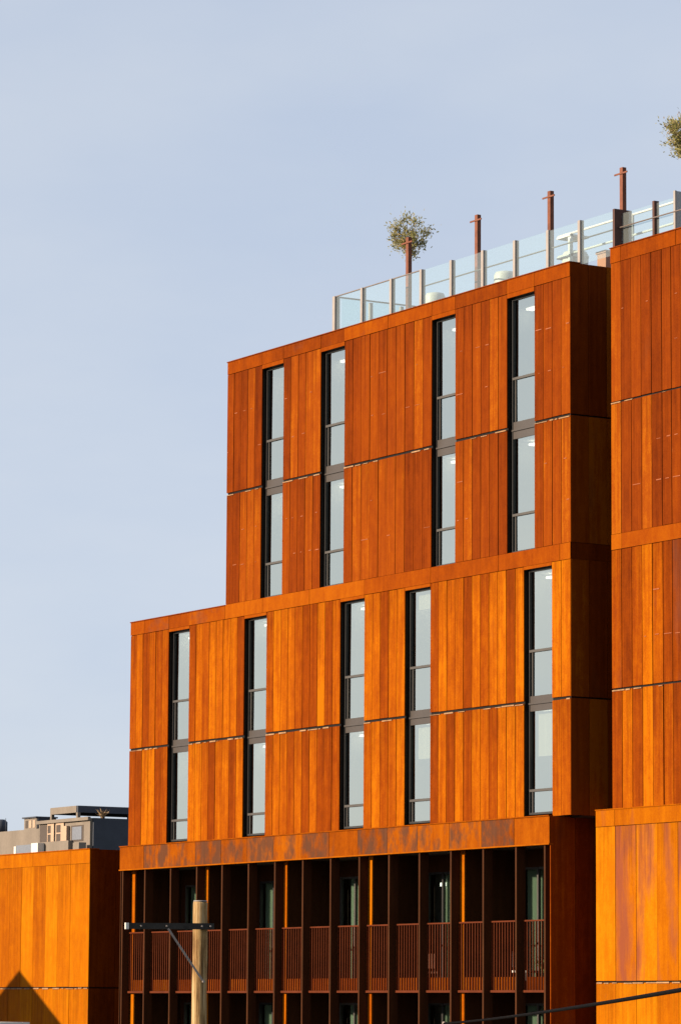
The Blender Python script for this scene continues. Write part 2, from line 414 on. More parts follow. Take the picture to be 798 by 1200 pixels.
# upper tier
ed = [UL] + [e for w in Wu for e in w] + [0.0]
nb = [5, 5, 10, 6, 4]
for i in range(5):
    a_, b_ = ed[2 * i], ed[2 * i + 1]
    backing(bld, a_ + (.034 if i == 0 else 0), b_ - (.034 if i == 4 else 0), BT - .39, PT - .03)
    panel(bld, M['upper'], a_, b_, J1 + .03, PB - .004, nb[i], weld=True, lo=.2, hi=.8)
    panel(bld, M['upper'], a_, b_, BT + .006, J1 - .03, nb[i], weld=True, lo=.2, hi=.8)
    mb = MB(); flashing(mb, a_, b_, J1 - .030, dens=.45); mb.build('flashing', M['flash'], bld)
for x0, x1 in Wu:
    tall_window(bld, x0 + .004, x1 - .004, BT, UT, ROWU)
    mb = MB(); mb.box(x0, x1, .034, .33, UT, PT - .03, m=1); mb.box(x0 + .003, x1 - .003, -.004, .033, UT + .002, PB, (.5, random.random(), .1)); mb.build('window_head', [M['band'], M['dark_steel']], bld)
bands(bld, M['band'], UL, 0, PB, PT, [-14.84, -13.68, -11.69, -10.48, -8.3, -6.18, -5.08, -2.73, -1.535], lo=.15, hi=.6)
# middle tier
ed = [ML] + [e for w in Wm for e in w] + [0.0]
nb = [6, 8, 10, 5, 11, 2]
for i in range(6):
    a_, b_ = ed[2 * i], ed[2 * i + 1]
    backing(bld, a_ + (.034 if i == 0 else 0), b_ - (.034 if i == 5 else 0), MBZ, BB - .002)
    panel(bld, M['lower'], a_, b_, J2 + .03, BB - .004, nb[i], lo=.25 if nb[i] > 2 else .6, hi=.88)
    panel(bld, M['lower'], a_, b_, MBZ, J2 - .03, nb[i], lo=.25 if nb[i] > 2 else .6, hi=.88)
    mb = MB(); flashing(mb, a_, b_, J2 - .030, dens=.6); mb.build('flashing', M['flash'], bld)
for k, (x0, x1) in enumerate(Wm):
    w = tall_window(bld, x0 + .004, x1 - .004, MBZ + .08, MT, ROWM)
    mb = MB(); mb.box(x0, x1, .034, .33, MT, BB - .002, m=1); mb.box(x0 + .003, x1 - .003, -.004, .033, MT + .002, BB, (.6, random.random(), .1)); mb.build('window_head', [M['band'], M['dark_steel']], bld)
bands(bld, M['band'], ML, UL, BB, BT, [-21.5, -20.03, -18.83], lo=.3, hi=.7)
bands(bld, M['band'], UL, 0, BB, BT, [-14.7, -12.2, -9.4, -6.2, -3.1, -.45], lip=False, lo=.35, hi=.8, pat=.3)
# right-hand returns in the slot, left-hand returns, back and roofs
mb = MB()
for z0, z1 in ((J1 + .02, PT - .03), (BB + .41, J1 - .02)): boards_side(mb, 0, .0, 3.2, z0, z1, .5, 1, .25, 1, .5)
boards_side(mb, -.002, .0, 3.2, BB + .006, BT, 3.2, 1, .2, .4)
for z0, z1 in ((J2 + .02, BB), (MBZ, J2 - .02)): boards_side(mb, 0, .0, 3.2, z0, z1, .5, 1, .25, 1, .5)
mb.build('side_cladding', M['upper'], bld)
mb = MB()
for z0, z1 in ((J1 + .02, PT - .03), (BT, J1 - .02)): boards_side(mb, UL, .034, 14, z0, z1, .4, -1)
for z0, z1 in ((J2 + .02, BT), (MBZ, J2 - .02)): boards_side(mb, ML, .034, 14, z0, z1, .4, -1)
mb.build('side_cladding', M['lower'], bld)
mb = MB()
mb.box(UL + .034, -.034, 4.3, 14, MBZ, PT - .5)          # core of the block behind the rooms
mb.box(ML + .034, UL + .034, 4.3, 14, MBZ, BT - .3)
mb.box(-.33, -.034, .335, 4.3, MBZ + .3, PT - .5)
mb.box(UL + .034, UL + .30, .335, 4.3, BT - .4, PT - .5); mb.box(ML + .034, ML + .30, .335, 4.3, MBZ + .3, BT - .4)
mb.build('core_wall', M['dark_steel'], bld)
mb = MB()
mb.box(UL + .31, -.331, .335, 13.9, PT - .52, PT - .42); mb.box(ML + .31, UL + .03, .335, 13.9, BT - .32, BT - .25)
mb.build('roof', M['roof_deck'], bld)
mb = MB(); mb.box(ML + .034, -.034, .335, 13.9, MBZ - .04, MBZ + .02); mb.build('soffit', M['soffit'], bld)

# loggia under the middle tier
LZT, LZB = z(4.63), z(3.93)
LX0, LX1 = -22.27, -.47
fins = [-22.16, -20.82, -19.30, -17.79, -16.36, -14.91, -13.49, -12.03, -10.61, -9.18, -7.74, -6.30, -4.85, -3.40, -1.97, -.745]
YF, YB = -.27, 1.5
pats = [.1, .9, .7, 1.0, .65, .95, .6, .8, .45, .85, .75, .65, .7, .95, .1]
edges = [LX0] + fins[1:-1] + [LX1]
for i in range(len(edges) - 1):
    mb = MB(); mb.box(edges[i] + .006, edges[i + 1] - .006, -.30 + random.uniform(-.004, .004), -.27, LZB + .035, LZT - .03, (rtone(.25, .8), random.random(), pats[i]))
    mb.build('fascia_panel', M['fascia'], bld)
mb = MB()
mb.box(LX0 - .01, LX1 + .01, -.325, -.20, LZB, LZB + .032, (.75, .2, .1)); mb.box(LX0 - .01, LX1 + .01, -.325, -.20, LZT - .028, LZT, (.35, .5, .2))
mb.build('fascia_lip', M['fascia'], bld)
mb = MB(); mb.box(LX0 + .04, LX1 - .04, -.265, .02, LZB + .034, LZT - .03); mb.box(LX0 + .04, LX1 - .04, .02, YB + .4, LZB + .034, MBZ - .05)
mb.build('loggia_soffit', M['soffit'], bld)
for i, x in enumerate(fins):
    mb = MB(); mb.box(x, x + .065, YF, YF + .255, 0.14, LZB); mb.build('fin', M['fin'], bld)
DECKS = (z(.47), z(-2.95))
for i in range(15):
    x0, x1 = fins[i] + .065, fins[i + 1]
    for dk, top in ((DECKS[0], z(2.18)), (DECKS[1], z(-1.24))):
        mb = MB()
        mb.box(x0 + .002, x1 - .002, YF + .185, YF + .25, top - .035, top); mb.box(x0 + .002, x1 - .002, YF + .16, YF + .252, dk - .01, dk + .045)
        n = max(7, round((x1 - x0) / .125))
        for k in range(n + 1):
            xx = x0 + .02 + (x1 - x0 - .04) * k / n
            mb.box(xx - .011, xx + .011, YF + .20, YF + .24, dk + .045, top - .035)
        r = mb.build('railing', M['rail'], bld)
for dk in DECKS:
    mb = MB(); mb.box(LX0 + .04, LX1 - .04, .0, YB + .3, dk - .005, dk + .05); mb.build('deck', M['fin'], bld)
    mb = MB()
    for i in range(15):
        mb.box(fins[i] + .07, fins[i + 1] - .004, -.008, .012, dk + .052, dk + .36, (rtone(.3, .7), random.random(), .2))
    mb.build('upstand', M['lower'], bld)
parts_x = [-22.02, -17.73, -13.42, -9.10, -4.77]
parts_x = [x - .045 for x in parts_x]
for k, x in enumerate(parts_x):
    for z0, z1 in ((DECKS[0] - .005, LZB + .03), (DECKS[1] - .005, DECKS[0] - .01)):
        mb = MB(); mb.box(x + .02, x + .19, .032, YB, z0 + .06, z1, m=1); mb.box(x, x + .21, -.012, .031, z0 + .06, z1, (rtone(.6, 1), random.random(), .15))
        mb.build('partition', [M['lower'], M['fin']], bld)
# end walls of the loggia box
mb = MB()
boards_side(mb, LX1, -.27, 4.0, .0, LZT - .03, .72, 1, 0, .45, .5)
mb.box(-.66, -.502, -.045, -.012, 0.14, LZB, (.85, .2, .2))
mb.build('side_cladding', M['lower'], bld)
mb = MB(); mb.box(-.66, -.502, -.011, 4.0, 0, LZB + .03); mb.box(LX0 + .034, LX0 + .1, -.06, 4.0, 0, LZB + .03); mb.build('end_wall', M['fin'], bld)
mb = MB(); boards_side(mb, LX0, -.27, 10, 0, LZT - .03, .72, -1, .2, .7, .3); mb.build('side_cladding', M['fin'], bld)  # unseen face, coloured dark to cut light bounced into the left gap
mb = MB(); mb.box(LX0 + .1, -.67, YB + .42, 13.8, 0, MBZ - .05); mb.build('core_wall', M['dark_steel'], bld)
# glazed doors at the back of each balcony
rooms = [(parts_x[i] + .2, (parts_x + [-.66])[i + 1]) for i in range(5)]
for zi, (z0, z1) in enumerate(((DECKS[0], LZB + .03), (DECKS[1], DECKS[0] - .01))):
    for k, (xa, xb) in enumerate(rooms):
        wx0, wx1 = xa + .25, xa + 1.75
        zt = z1 - .42 if zi == 0 else z1 - .25
        mb = MB(); mb.box(xa, wx0, YB, YB + .1, z0, z1); mb.box(wx1, xb, YB, YB + .1, z0, z1); mb.box(wx0, wx1, YB, YB + .1, zt, z1)
        mb.build('back_wall', M['fin'], bld)
        f = MB()
        for xx in (wx0, (wx0 + wx1) / 2 - .03, wx1 - .06): f.box(xx, xx + .06, YB - .01, YB + .07, z0, zt)
        f.box(wx0 + .06, wx1 - .06, YB + .0, YB + .06, zt - .06, zt)
        w = f.build('balcony_door', M['mullion'] if k % 2 == 0 else M['frame'], bld)
        mid = (wx0 + wx1) / 2
        mb = MB(); mb.quad([(wx0 + .06, YB + .03, z0), (mid - .03, YB + .03, z0), (mid - .03, YB + .03, zt - .06), (wx0 + .06, YB + .03, zt - .06)])
        mb.quad([(mid + .03, YB + .03, z0), (wx1 - .06, YB + .03, z0), (wx1 - .06, YB + .03, zt - .06), (mid + .03, YB + .03, zt - .06)])
        mb.build('pane', M['glass_dim'], w)
        mb = MB(); n = 14; cx0, cx1 = ((wx0 + .1, wx1 - .1), (wx0 + .1, mid + .2), (wx0 + .35, wx1 - .1), (mid - .1, wx1 - .05), (wx0 + .1, mid + .1))[k]
        for i in range(n):
            p, q = cx0 + (cx1 - cx0) * i / n, cx0 + (cx1 - cx0) * (i + 1) / n
            ya, yb = YB + .13 + .05 * (i % 2), YB + .13 + .05 * ((i + 1) % 2)
            mb.quad([(p, ya, z0 + .03), (q, yb, z0 + .03), (q, yb, zt), (p, ya, zt)])
        mb.build('curtain', M['curtain_green'], w)
        mb = MB()
        mb.quad([(xa, YB + .41, z0), (xb, YB + .41, z0), (xb, YB + .41, z1), (xa, YB + .41, z1)])
        mb.build('room_interior', M['carpet'], w)
        if k == 3 and zi == 0:
            mb = MB(); mb.box(wx0 + .5, wx0 + .72, YB + .08, YB + .12, zt - .36, zt - .27); mb.build('ceiling_lamp', M['lamp'], w)

def balcony_chair(x, y, rz, m, label):
    L = Vector((x, y, DECKS[0] + .05)); t = thing('balcony_chair', tuple(L), label, 'chair', 'chairs on the balconies')
    def P(n, m_, *bx):
        mb = MB(); mb.box(L.x + bx[0], L.x + bx[1], L.y + bx[2], L.y + bx[3], L.z + bx[4], L.z + bx[5]); return mb.build(n, m_, t)
    P('seat', m, -.24, .24, -.24, .24, .42, .47); P('backrest', m, -.24, -.19, -.24, .24, .55, .92)
    for sx in (-.24, .20):
        for sy in (-.24, .20): P('leg', M['mullion'], sx, sx + .04, sy, sy + .04, 0, .42 if sx > 0 else .92)
    t.rotation_euler = (0, 0, rz)
balcony_chair(-2.6, .42, .3, M['white_paint'], 'white chair behind the railing of the balcony at the right end')
balcony_chair(-7.0, .45, -.4, M['terracotta'], 'pinkish chair behind the railing of the balcony second from the right end')
tuft('balcony_plant', (-1.5, .40, DECKS[0] + .30), .75, 26, M['herb'], 'leafy green plant behind the balcony railing at the right end', 'plant', .8)
pt = MB(); pt.tube([(-1.5, .40, DECKS[0] + .05), (-1.5, .40, DECKS[0] + .33)], [.12, .16], 14); tag(pt.build('plant_pot', M['cream'], None, (-1.5, .40, DECKS[0] + .05)), 'pale pot holding the green plant behind the right end balcony railing', 'pot')

# ------------------------------------------------------------------ right wing beyond the slot
wing = thing('building_wing', (8, 0, 0), 'rust-orange steel-clad wing with no windows right of the dark slot, at the picture edge', 'building')
WX0, WX1 = 1.68, 13.6
cols = [1.68, 3.72, 5.9, 8.1, 10.3, 13.6]; nbw = [5, 6, 6, 6, 8]
for i in range(5):
    a_, b_ = cols[i], cols[i + 1]
    backing(wing, a_ + (.034 if i == 0 else 0), b_, z(4.60), PT - .03)
    for z0, z1, mt, wl in ((J1 + .05, z(17.57), 'upper', True), (z(11.10) + .006, J1 + .012, 'upper', True), (z(7.465) + .022, z(10.73), 'lower', True), (z(4.69), z(7.465) - .022, 'lower', False)):
        panel(wing, M[mt], a_ + .008, b_ - .008, z0, z1, nbw[i], weld=wl, lo=.15, hi=.9, pat=.3 if mt == 'upper' else .5)
    for jz in (J1 + .02, z(7.465) - .03):
        mb = MB(); flashing(mb, a_, b_, jz, dens=.6); mb.build('flashing', M['flash'], wing)
bands(wing, M['band'], WX0, WX1, z(17.57), z(17.955), [2.1, 4.3, 6.5, 9], lo=.25, hi=.7)
bands(wing, M['band'], WX0, WX1, z(10.735), z(11.10), [2.1, 4.7, 7.5, 10], lip=False, lo=.4, hi=.8, pat=.3)
# wide-board block below
PX0 = 1.06
px = [PX0, PX0 + .785] + [PX0 + .785 + .815 * i for i in range(1, 15)]
backing(wing, PX0 + .034, px[-1], 0.0, z(4.67) - .02, y0=.002, y1=.3)
def podpat(): return random.uniform(.5, .78)
for z0, z1 in ((z(.70) + .02, z(4.28)), (0.0, z(.70) - .02)):
    for i in range(len(px) - 1):
        mb = MB(); boards(mb, px[i], px[i + 1], z0, z1, 1, lo=.35, hi=.9, y=-.032, patfn=(lambda: .12) if i == 0 or z0 < 1 else podpat, gap=.014)
        mb.top = z1; mb.build('cladding_panel', [M['pod'], M['weld']], wing)
mb = MB(); flashing(mb, PX0, px[-1], z(.70) - .015, y=-.035, dens=.85); mb.build('flashing', M['flash'], wing)
mb = MB(); xs = [PX0, PX0 + .76, 5.4, 9.2, px[-1]]
for a_, b_ in zip(xs[:-1], xs[1:]): mb.box(a_ + .006, b_ - .006, -.038, .001, z(4.29), z(4.665), (rtone(.35, .6), random.random(), .4))
mb.box(PX0 - .01, px[-1], -.055, .30, z(4.665), z(4.69), (.3, .3, .2))
mb.build('parapet_band', M['pod'], wing)
mb = MB(); boards_side(mb, WX0, .034, 3.2, z(4.7), PT - .03, .5, -1, .1, .6); boards_side(mb, PX0, .002, 3.2, 0, z(4.66), .8, -1, .1, .6)
mb.build('side_cladding', M['fin'], wing)  # unseen faces, coloured dark so less orange light bounces into the slot
mb = MB(); mb.box(WX0 + .035, WX1 - .01, .331, 14, z(4.6), PT - .5); mb.box(PX0 + .035, px[-1] - .02, .302, 13.9, 0, z(4.58)); mb.build('core_wall', M['dark_steel'], wing)
mb = MB(); mb.box(WX0 + .04, WX1 - .02, .335, 13.8, PT - .49, PT - .42); mb.build('roof', M['roof_deck'], wing)
# slot: low parapet and the wall that closes it at the back
link = thing('slot_wall', (.5, 3.3, 0), 'dark back wall and low rust parapet closing the narrow slot between block and wing', 'wall')
mb = MB(); mb.box(-.44, PX0 - .002, 1.05, 1.12, 0, z(4.79), (.75, .4, .1)); mb.build('parapet', M['lower'], link)
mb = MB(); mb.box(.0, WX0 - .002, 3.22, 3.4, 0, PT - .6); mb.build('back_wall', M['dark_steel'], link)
mb = MB(); mb.box(.0, WX0 - .002, 1.125, 3.2, z(4.3), z(4.4)); mb.build('floor_slab', M['roof_deck'], link)

# small weeds rooted on the slot parapet
tuft('weed', (-.05, 1.24, z(4.40)), .62, 16, M['herb'], 'small green weed at the foot of the dark slot, nearer the stepped block', 'plant')
tuft('weed', (.72, 1.30, z(4.40)), .55, 16, M['herb'], 'small green weed at the foot of the dark slot, nearer the right wing', 'plant')

# ------------------------------------------------------------------ low block at the left
pav = thing('corten_pavilion', (-31, 0, 0), 'low bright orange steel-clad block with wide boards at the lower left', 'building')
lx = [-24.705, -25.925]; x = -25.925
while x > -41: x -= .815; lx.append(x)
lx = lx[::-1]
for z0, z1 in ((z(.625) + .02, z(4.235)), (0.0, z(.625) - .02)):
    for i in range(len(lx) - 1):
        mb = MB(); boards(mb, lx[i], lx[i + 1], z0, z1, 1, lo=.35, hi=.85, patfn=lambda: random.uniform(.05, .4), gap=.014)
        mb.top = z1; mb.build('cladding_panel', [M['pod'], M['weld']], pav)
backing(pav, lx[0], -24.705 - .034, 0, z(4.64), y1=.3)
mb = MB(); flashing(mb, lx[0], lx[-1], z(.625) - .015, dens=.9); mb.build('flashing', M['flash'], pav)
mb = MB(); xs = [lx[0], -35, -31.9, -28.45, -25.93, -24.705]
for a_, b_ in zip(xs[:-1], xs[1:]): mb.box(a_ + .006, b_ - .006, -.006, .033, z(4.24), z(4.64), (rtone(.3, .6), random.random(), .35))
mb.box(lx[0], -24.69, -.028, .3, z(4.64), z(4.67), (.3, .3, .2))
mb.build('parapet_band', M['pod'], pav)
mb = MB(); boards_side(mb, -24.705, .034, 5.0, 0, z(.6), .8, 1, 0, .4, .5); boards_side(mb, -24.705, .034, 5.0, z(.64), z(4.64), .8, 1, 0, .4, .5)
mb.build('side_cladding', M['lower'], pav)
mb = MB(); mb.box(lx[0], -24.74, .302, 12, 0, z(4.4)); mb.build('core_wall', M['dark_steel'], pav)
gapw = MB(); gapw.box(-24.70, LX0 - .002, 4.2, 4.4, 0, z(4.55)); tag(gapw.build('gap_wall', M['fin']), 'dark brown wall closing the gap between the low left block and the balconies', 'wall')

# ------------------------------------------------------------------ roof terrace
RZ = PT - .42
bal = thing('glass_balustrade', (-5, .4, RZ), 'clear glass balustrade with grey posts along the roof edge of the stepped block', 'balustrade')
bp = [-11.73, -10.29, -8.83, -7.36, -5.93, -4.46, -3.02, -1.555, -.20]
GZ = z(19.0)
def post(par, x, y, z0, z1, w=.085, d=.115, m='galv_brown', name='post'):
    mb = MB(); mb.box(x, x + w, y, y + d, z0, z1); mb.box(x - .02, x + w + .02, y - .02, y + d + .02, z0, z0 + .03); return mb.build(name, M[m], par)
for i, xx in enumerate(bp): post(bal, xx, .36, RZ, GZ, .10 if i else .13, .12 if i else .16, 'galv')
for a_, b_ in zip(bp, bp[1:] + [1.34]):
    mb = MB(); mb.box(a_ + .104, b_ - .004, .40, .412, (RZ + .06) if a_ < -1 else PT - .02, GZ - .02); mb.build('glass_panel', M['rail_glass'], bal)
for y0 in (.52, 1.5):
    mb = MB(); mb.box(bp[0] + .06, bp[0] + .072, y0 + .1, y0 + .94, RZ + .06, GZ - .02); mb.build('glass_panel', M['rail_glass'], bal)
    post(bal, bp[0] + .02, y0 + .96, RZ, GZ - .06, .09, .09, 'galv')
mb = MB(); mb.box(bp[0] + .03, bp[0] + .07, .525, 3.3, GZ - .02, GZ + .015); mb.box(bp[0], -7.36, .39, .425, GZ - .02, GZ + .005); mb.build('top_rail', M['galv_brown'], bal)
mb = MB(); mb.tube([(-7.3, .47, z(18.57)), (1.36, .47, z(18.55))], .019, 8); mb.build('handrail', M['galv_brown'], bal)

wr = thing('white_railing', (1, 1, RZ), 'white painted steel railing with two bars on the roof terrace behind the glass', 'railing')
mb = MB()
for zz in (18.98, 18.475): mb.tube([(-1.95, 1.0, z(zz)), (9.0, 1.0, z(zz - .03))], .030, 8)
mb.build('rail', M['white_paint'], wr)
for xx in (-1.48, 1.1, 4.2, 7.2):
    mb = MB(); mb.box(xx, xx + .13, .96, 1.02, RZ, z(18.98)); mb.build('post', M['white_paint'], wr)
mb = MB(); mb.box(-1.93, -1.35, .93, 1.5, z(18.90), z(18.95)); mb.box(-1.93, -1.35, .93, 1.5, z(18.40), z(18.45)); mb.build('shelf', M['white_paint'], wr)

for i, (xx, lab) in enumerate(((-8.89, 'rust-red roof lamp post in front of the left olive tree'), (-5.58, 'rust-red roof lamp post right of the left olive tree, between two glass posts'),
                (-2.285, 'rust-red roof lamp post standing directly behind a glass balustrade post'), (.80, 'rust-red roof lamp post rising above the dark brown screen wall'))):
    t = thing('lamp_post', (xx, .96, RZ), lab, 'lamp post', 'rust-red posts along the roof terrace')
    mb = MB(); mb.box(xx, xx + .125, .90, 1.01, RZ, z(20.18)); mb.box(xx - .05, xx + .175, .86, 1.05, RZ, RZ + .02); mb.build('pole', M['rust_post'], t)
    mb = MB(); mb.box(xx - .20, xx + .33, .88, .899, z(20.01), z(20.05)); mb.build('crossbar', M['rust_post'], t)

sw = thing('screen_wall', (1.42, .55, RZ), 'dark brown steel screen standing on the wing roof edge below the last lamp post', 'screen')
mb = MB(); mb.box(1.325, 1.41, .32, .82, RZ, z(19.0)); mb.build('panel', M['planter_dark'], sw)
ps = thing('railing_post', (2.8, .5, RZ), 'short dark brown post on the wing roof left of the grey panel', 'post')
mb = MB(); mb.box(2.74, 2.82, .46, .60, RZ, z(18.95)); mb.box(2.70, 2.86, .42, .64, RZ, RZ + .02); mb.build('post', M['planter_dark'], ps)
mb = MB(); mb.tube([(1.40, .45, z(18.55)), (9, .45, z(18.50))], .017, 8); mb.build('handrail', M['galv_brown'], ps)
mb = MB(); mb.box(2.83, 3.56, .52, .532, RZ + .06, z(18.9)); mb.box(1.41, 2.73, .52, .532, RZ + .06, z(18.9)); mb.build('glass_panel', M['rail_glass'], ps)
sp = thing('grey_screen', (3.7, .7, RZ), 'pale grey upright panel on the wing roof at the right edge of the picture', 'screen')
mb = MB(); mb.box(3.60, 3.65, .5, 1.6, RZ, z(19.03)); mb.build('panel', M['screen_grey'], sp)
mb = MB(); mb.box(3.585, 3.655, .455, .498, RZ, z(19.04)); mb.build('edge_strip', M['galv'], sp)

def tub(x, y, zt, r, label, h=1.0):
    L = (x, y, RZ); prof = [(0, .72), (.25, .80), (.55, .92), (.80, 1.0), (.92, .98), (.985, .86), (1.0, .6)]
    mb = MB(); hh = zt - RZ
    mb.tube([(x, y, RZ + hh * a_) for a_, _ in prof], [r * b_ for _, b_ in prof], 20)
    o = mb.build('round_planter', M['cream'], None, L); return tag(o, label, 'planter', 'white round planters on the roof terrace')
tub(-8.08, 1.3, z(18.60), .27, 'white rounded planter behind the glass just right of the left olive tree')
tub(-4.77, 1.3, z(18.61), .29, 'white rounded planter behind the glass midway between the second and third lamp posts')
tub(-1.66, 1.3, z(18.59), .33, 'cream rounded planter behind the last glass panels near the slot')
ch = thing('terrace_chair', (-.8, 1.6, RZ), 'white slatted chair on the roof terrace by the pink block', 'chair')
def chair():
    x0, y0 = -1.02, 1.35
    for dx, dy in ((0, 0), (.45, 0), (0, .45), (.45, .45)):
        mb = MB(); mb.box(x0 + dx, x0 + dx + .04, y0 + dy, y0 + dy + .04, RZ, z(18.45) if dy else z(18.05)); mb.build('leg', M['white_paint'], ch)
    mb = MB()
    for k in range(5): mb.box(x0, x0 + .49, y0 + .03 + k * .09, y0 + .09 + k * .09, z(18.05), z(18.08))
    mb.build('seat', M['white_paint'], ch)
    mb = MB()
    for k in range(4): mb.box(x0 + .04, x0 + .45, y0 + .455, y0 + .48, z(18.14 + k * .085), z(18.19 + k * .085))
    mb.build('backrest', M['white_paint'], ch)
chair()
pk = MB(); pk.box(-.50, -.14, 1.15, 1.62, RZ, z(18.30)); pk.box(-.53, -.11, 1.12, 1.65, z(18.30), z(18.36))
tag(pk.build('clay_planter', M['terracotta'], None, (-.3, 1.4, RZ)), 'square pinkish planter box at the roof edge above the dark slot', 'planter')

def olive(x, y, zc, rx, rz, label, seed, n=1500):
    rnd = random.Random(seed)
    t = thing('olive_tree', (x, y, RZ), label, 'tree', 'olive trees on the roof terrace')
    C = Vector((x, y, zc))
    mb = MB(); mb.tube([(x, y, RZ), (x, y, RZ + .12), (x, y, RZ + .62), (x, y, RZ + .66)], [.20, .24, .30, .30], 18); mb.build('pot', M['cream'], t)
    mb = MB(); mb.tube([(x, y, RZ + .6), (x + .03, y, zc - rz * 1.1), (x - .02, y + .02, zc - rz * .4), (x + .02, y, zc)], [.045, .04, .03, .015], 8)
    cl = []
    for i in range(30):
        while True:
            v = Vector((rnd.uniform(-1, 1), rnd.uniform(-1, 1), rnd.uniform(-1, 1)))
            if .25 < v.length < 1: break
        s_ = rnd.uniform(.62, 1.12) if v.z > -.3 else rnd.uniform(.5, .85)
        p = C + Vector((v.x * rx * s_, v.y * rx * s_, v.z * rz * s_ + .05)); cl.append((p, rnd.uniform(.08, .19)))
        b0 = C + Vector((0, 0, -rz * rnd.uniform(.2, .7))); mid = (b0 + p) * .5 + Vector((0, 0, .04))
        mb.tube([b0, mid, p + (p - C) * .15], [.018, .012, .006], 5, cap=False)
    mb.build('trunk', M['bark'], t)
    mb = MB()
    for i in range(n):
        p, r = cl[rnd.randrange(30)]
        d = Vector((rnd.gauss(0, 1), rnd.gauss(0, 1), rnd.gauss(0, 1)))
        q = p + d * r * .55
        if rnd.random() < .09: q = C + (q - C) * rnd.uniform(1.05, 1.3)
        ax = (Vector((rnd.gauss(0, .6), rnd.gauss(0, .6), rnd.gauss(.35, .6))) + (q - C) * .8).normalized()
        sd = ax.cross((q - C).normalized() + Vector((-.3, -.9, .4)) + Vector((rnd.gauss(0, .7), rnd.gauss(0, .7), rnd.gauss(0, .7)))).normalized()
        l, w = rnd.uniform(.06, .115), rnd.uniform(.012, .021)
        a = (min(1, max(0, rnd.gauss(.52, .28))), 0, 0)
        mb.quad([q - sd * w * .3, q + ax * l * .5 - sd * w, q + ax * l, q + ax * l * .5 + sd * w], a)
    mb.build('crown', M['leaf'], t)
olive(-9.9, 1.6, z(20.33), .60, .60, 'sparse olive tree on the roof behind the leftmost lamp post', 3, 2200)
olive(2.50, 1.7, z(20.60), .64, .62, 'fuller olive tree on the wing roof cut by the right picture edge', 11, 4600)

# ------------------------------------------------------------------ grey concrete building far behind, at the left
gx, gy = -295.1, 139.0
gb = thing('concrete_building', (gx - 12, gy + 8, 0), 'weathered grey concrete building with roof pergola far behind the low orange block', 'building')
def gbox(name, x0, x1, y0, y1, z0, z1, m, par=gb):
    mb = MB(); mb.box(gx + x0, gx + x1, gy + y0, gy + y1, z0, z1); return mb.build(name, M[m], par)
gbox('wall', -60, -12.7, 0, 24, 0, 25.3, 'concrete_far'); gbox('terrace_wall', -12.69, -4.1, -.6, 0, 0, 23.65, 'concrete_far')
ph = gbox('penthouse', -12.69, -.05, .01, 16, 0, 26.0, 'concrete_far')
gbox('side_wall', -.04, .25, .3, 16, 0, 26.0, 'slate_and_shade', ph); gbox('eaves', -12.6, .1, -.35, .0, 25.75, 26.12, 'concrete_far', ph)  # side_wall is a dark sheet: the shade of this side put into colour
gbox('doorway', -12.4, -10.4, -.03, .0, 23.7, 25.6, 'far_dark', ph)
for a_, b_ in ((-10.3, -8.65), (-8.15, -6.2)):
    s = gbox('shutter', a_, b_, -.09, -.02, 23.7, 25.7, 'far_dark', ph)
    mb = MB()
    mb.box(gx + a_, gx + b_, gy - .14, gy - .092, 25.5, 25.74); mb.box(gx + b_ - .75, gx + b_, gy - .14, gy - .092, 23.7, 25.5); mb.box(gx + a_, gx + a_ + .15, gy - .14, gy - .092, 23.7, 25.5); mb.box(gx + a_ + .15, gx + b_ - .75, gy - .14, gy - .092, 24.5, 24.65)
    mb.build('frame', M['far_pale'], s)
gbox('pillar', -5.85, -5.0, -.4, -.02, 23.6, 25.3, 'far_pale', ph)
w = gbox('window', -4.6, -1.6, -.02, .005, 23.5, 25.3, 'far_dark', ph); gbox('pane', -4.3, -2.0, -.05, -.022, 23.7, 25.15, 'far_blue', w)
stub = gbox('stair_tower', -17.3, -14.1, .4, 2.8, 25.2, 26.6, 'concrete_far'); gbox('roof', -17.5, -13.9, .2, 3.0, 26.6, 26.75, 'slate_and_shade', stub); gbox('side_wall', -14.1, -13.95, .5, 2.8, 25.3, 26.6, 'slate_and_shade', stub)  # tower's right side darkened by colour to stand for its shade
for k in range(3): gbox('window', -16.9 + k * .95, -16.35 + k * .95, .36, .399, 25.5, 26.35, 'far_dark' if k == 0 else 'far_pale', stub)
pg = gbox('pergola', -9.9, -3.45, .0, .35, 26.75, 27.5, 'concrete_far'); gbox('beam', -3.449, -3.1, .05, 14, 26.75, 27.5, 'slate_and_shade', pg); gbox('beam', -9.9, -9.55, .36, 14, 26.75, 27.5, 'slate_and_shade', pg); gbox('roof', -9.5, -3.45, .36, 14, 27.25, 27.45, 'slate_and_shade', pg)  # side beams dark beside the concrete front: shade painted as colour
for xx in (-9.9, -3.46):
    for yy in (.0, 6.4, 13): gbox('post', xx, xx + .36, yy, yy + .36, 26.0, 26.74, 'slate_and_shade' if yy else 'concrete_far', pg)
gbox('parapet', -16.4, -15.9, -1.3, -1.1, 0, 23.35, 'white_paint'); gbox('parapet', -15.8, -11.6, -1.3, -1.1, 0, 23.45, 'far_blue'); gbox('water_box', -11.55, -9.9, -1.5, -.7, 0, 23.55, 'white_paint'); gbox('pillar', -1.0, .45, -1.6, -.7, 0, 23.25, 'concrete_far')
tuft('potted_grass', (gx - 1.0, gy + 2.0, 26.0), 1.35, 40, M['dry_plant'], 'tuft of dry grass on the grey building beside its pergola', 'plant', 1.1)
tk = thing('roof_tank', (gx - 36.5, gy + 6.8, 25.3), 'dark water tank with a thin mast on the grey roof at the left edge', 'tank')
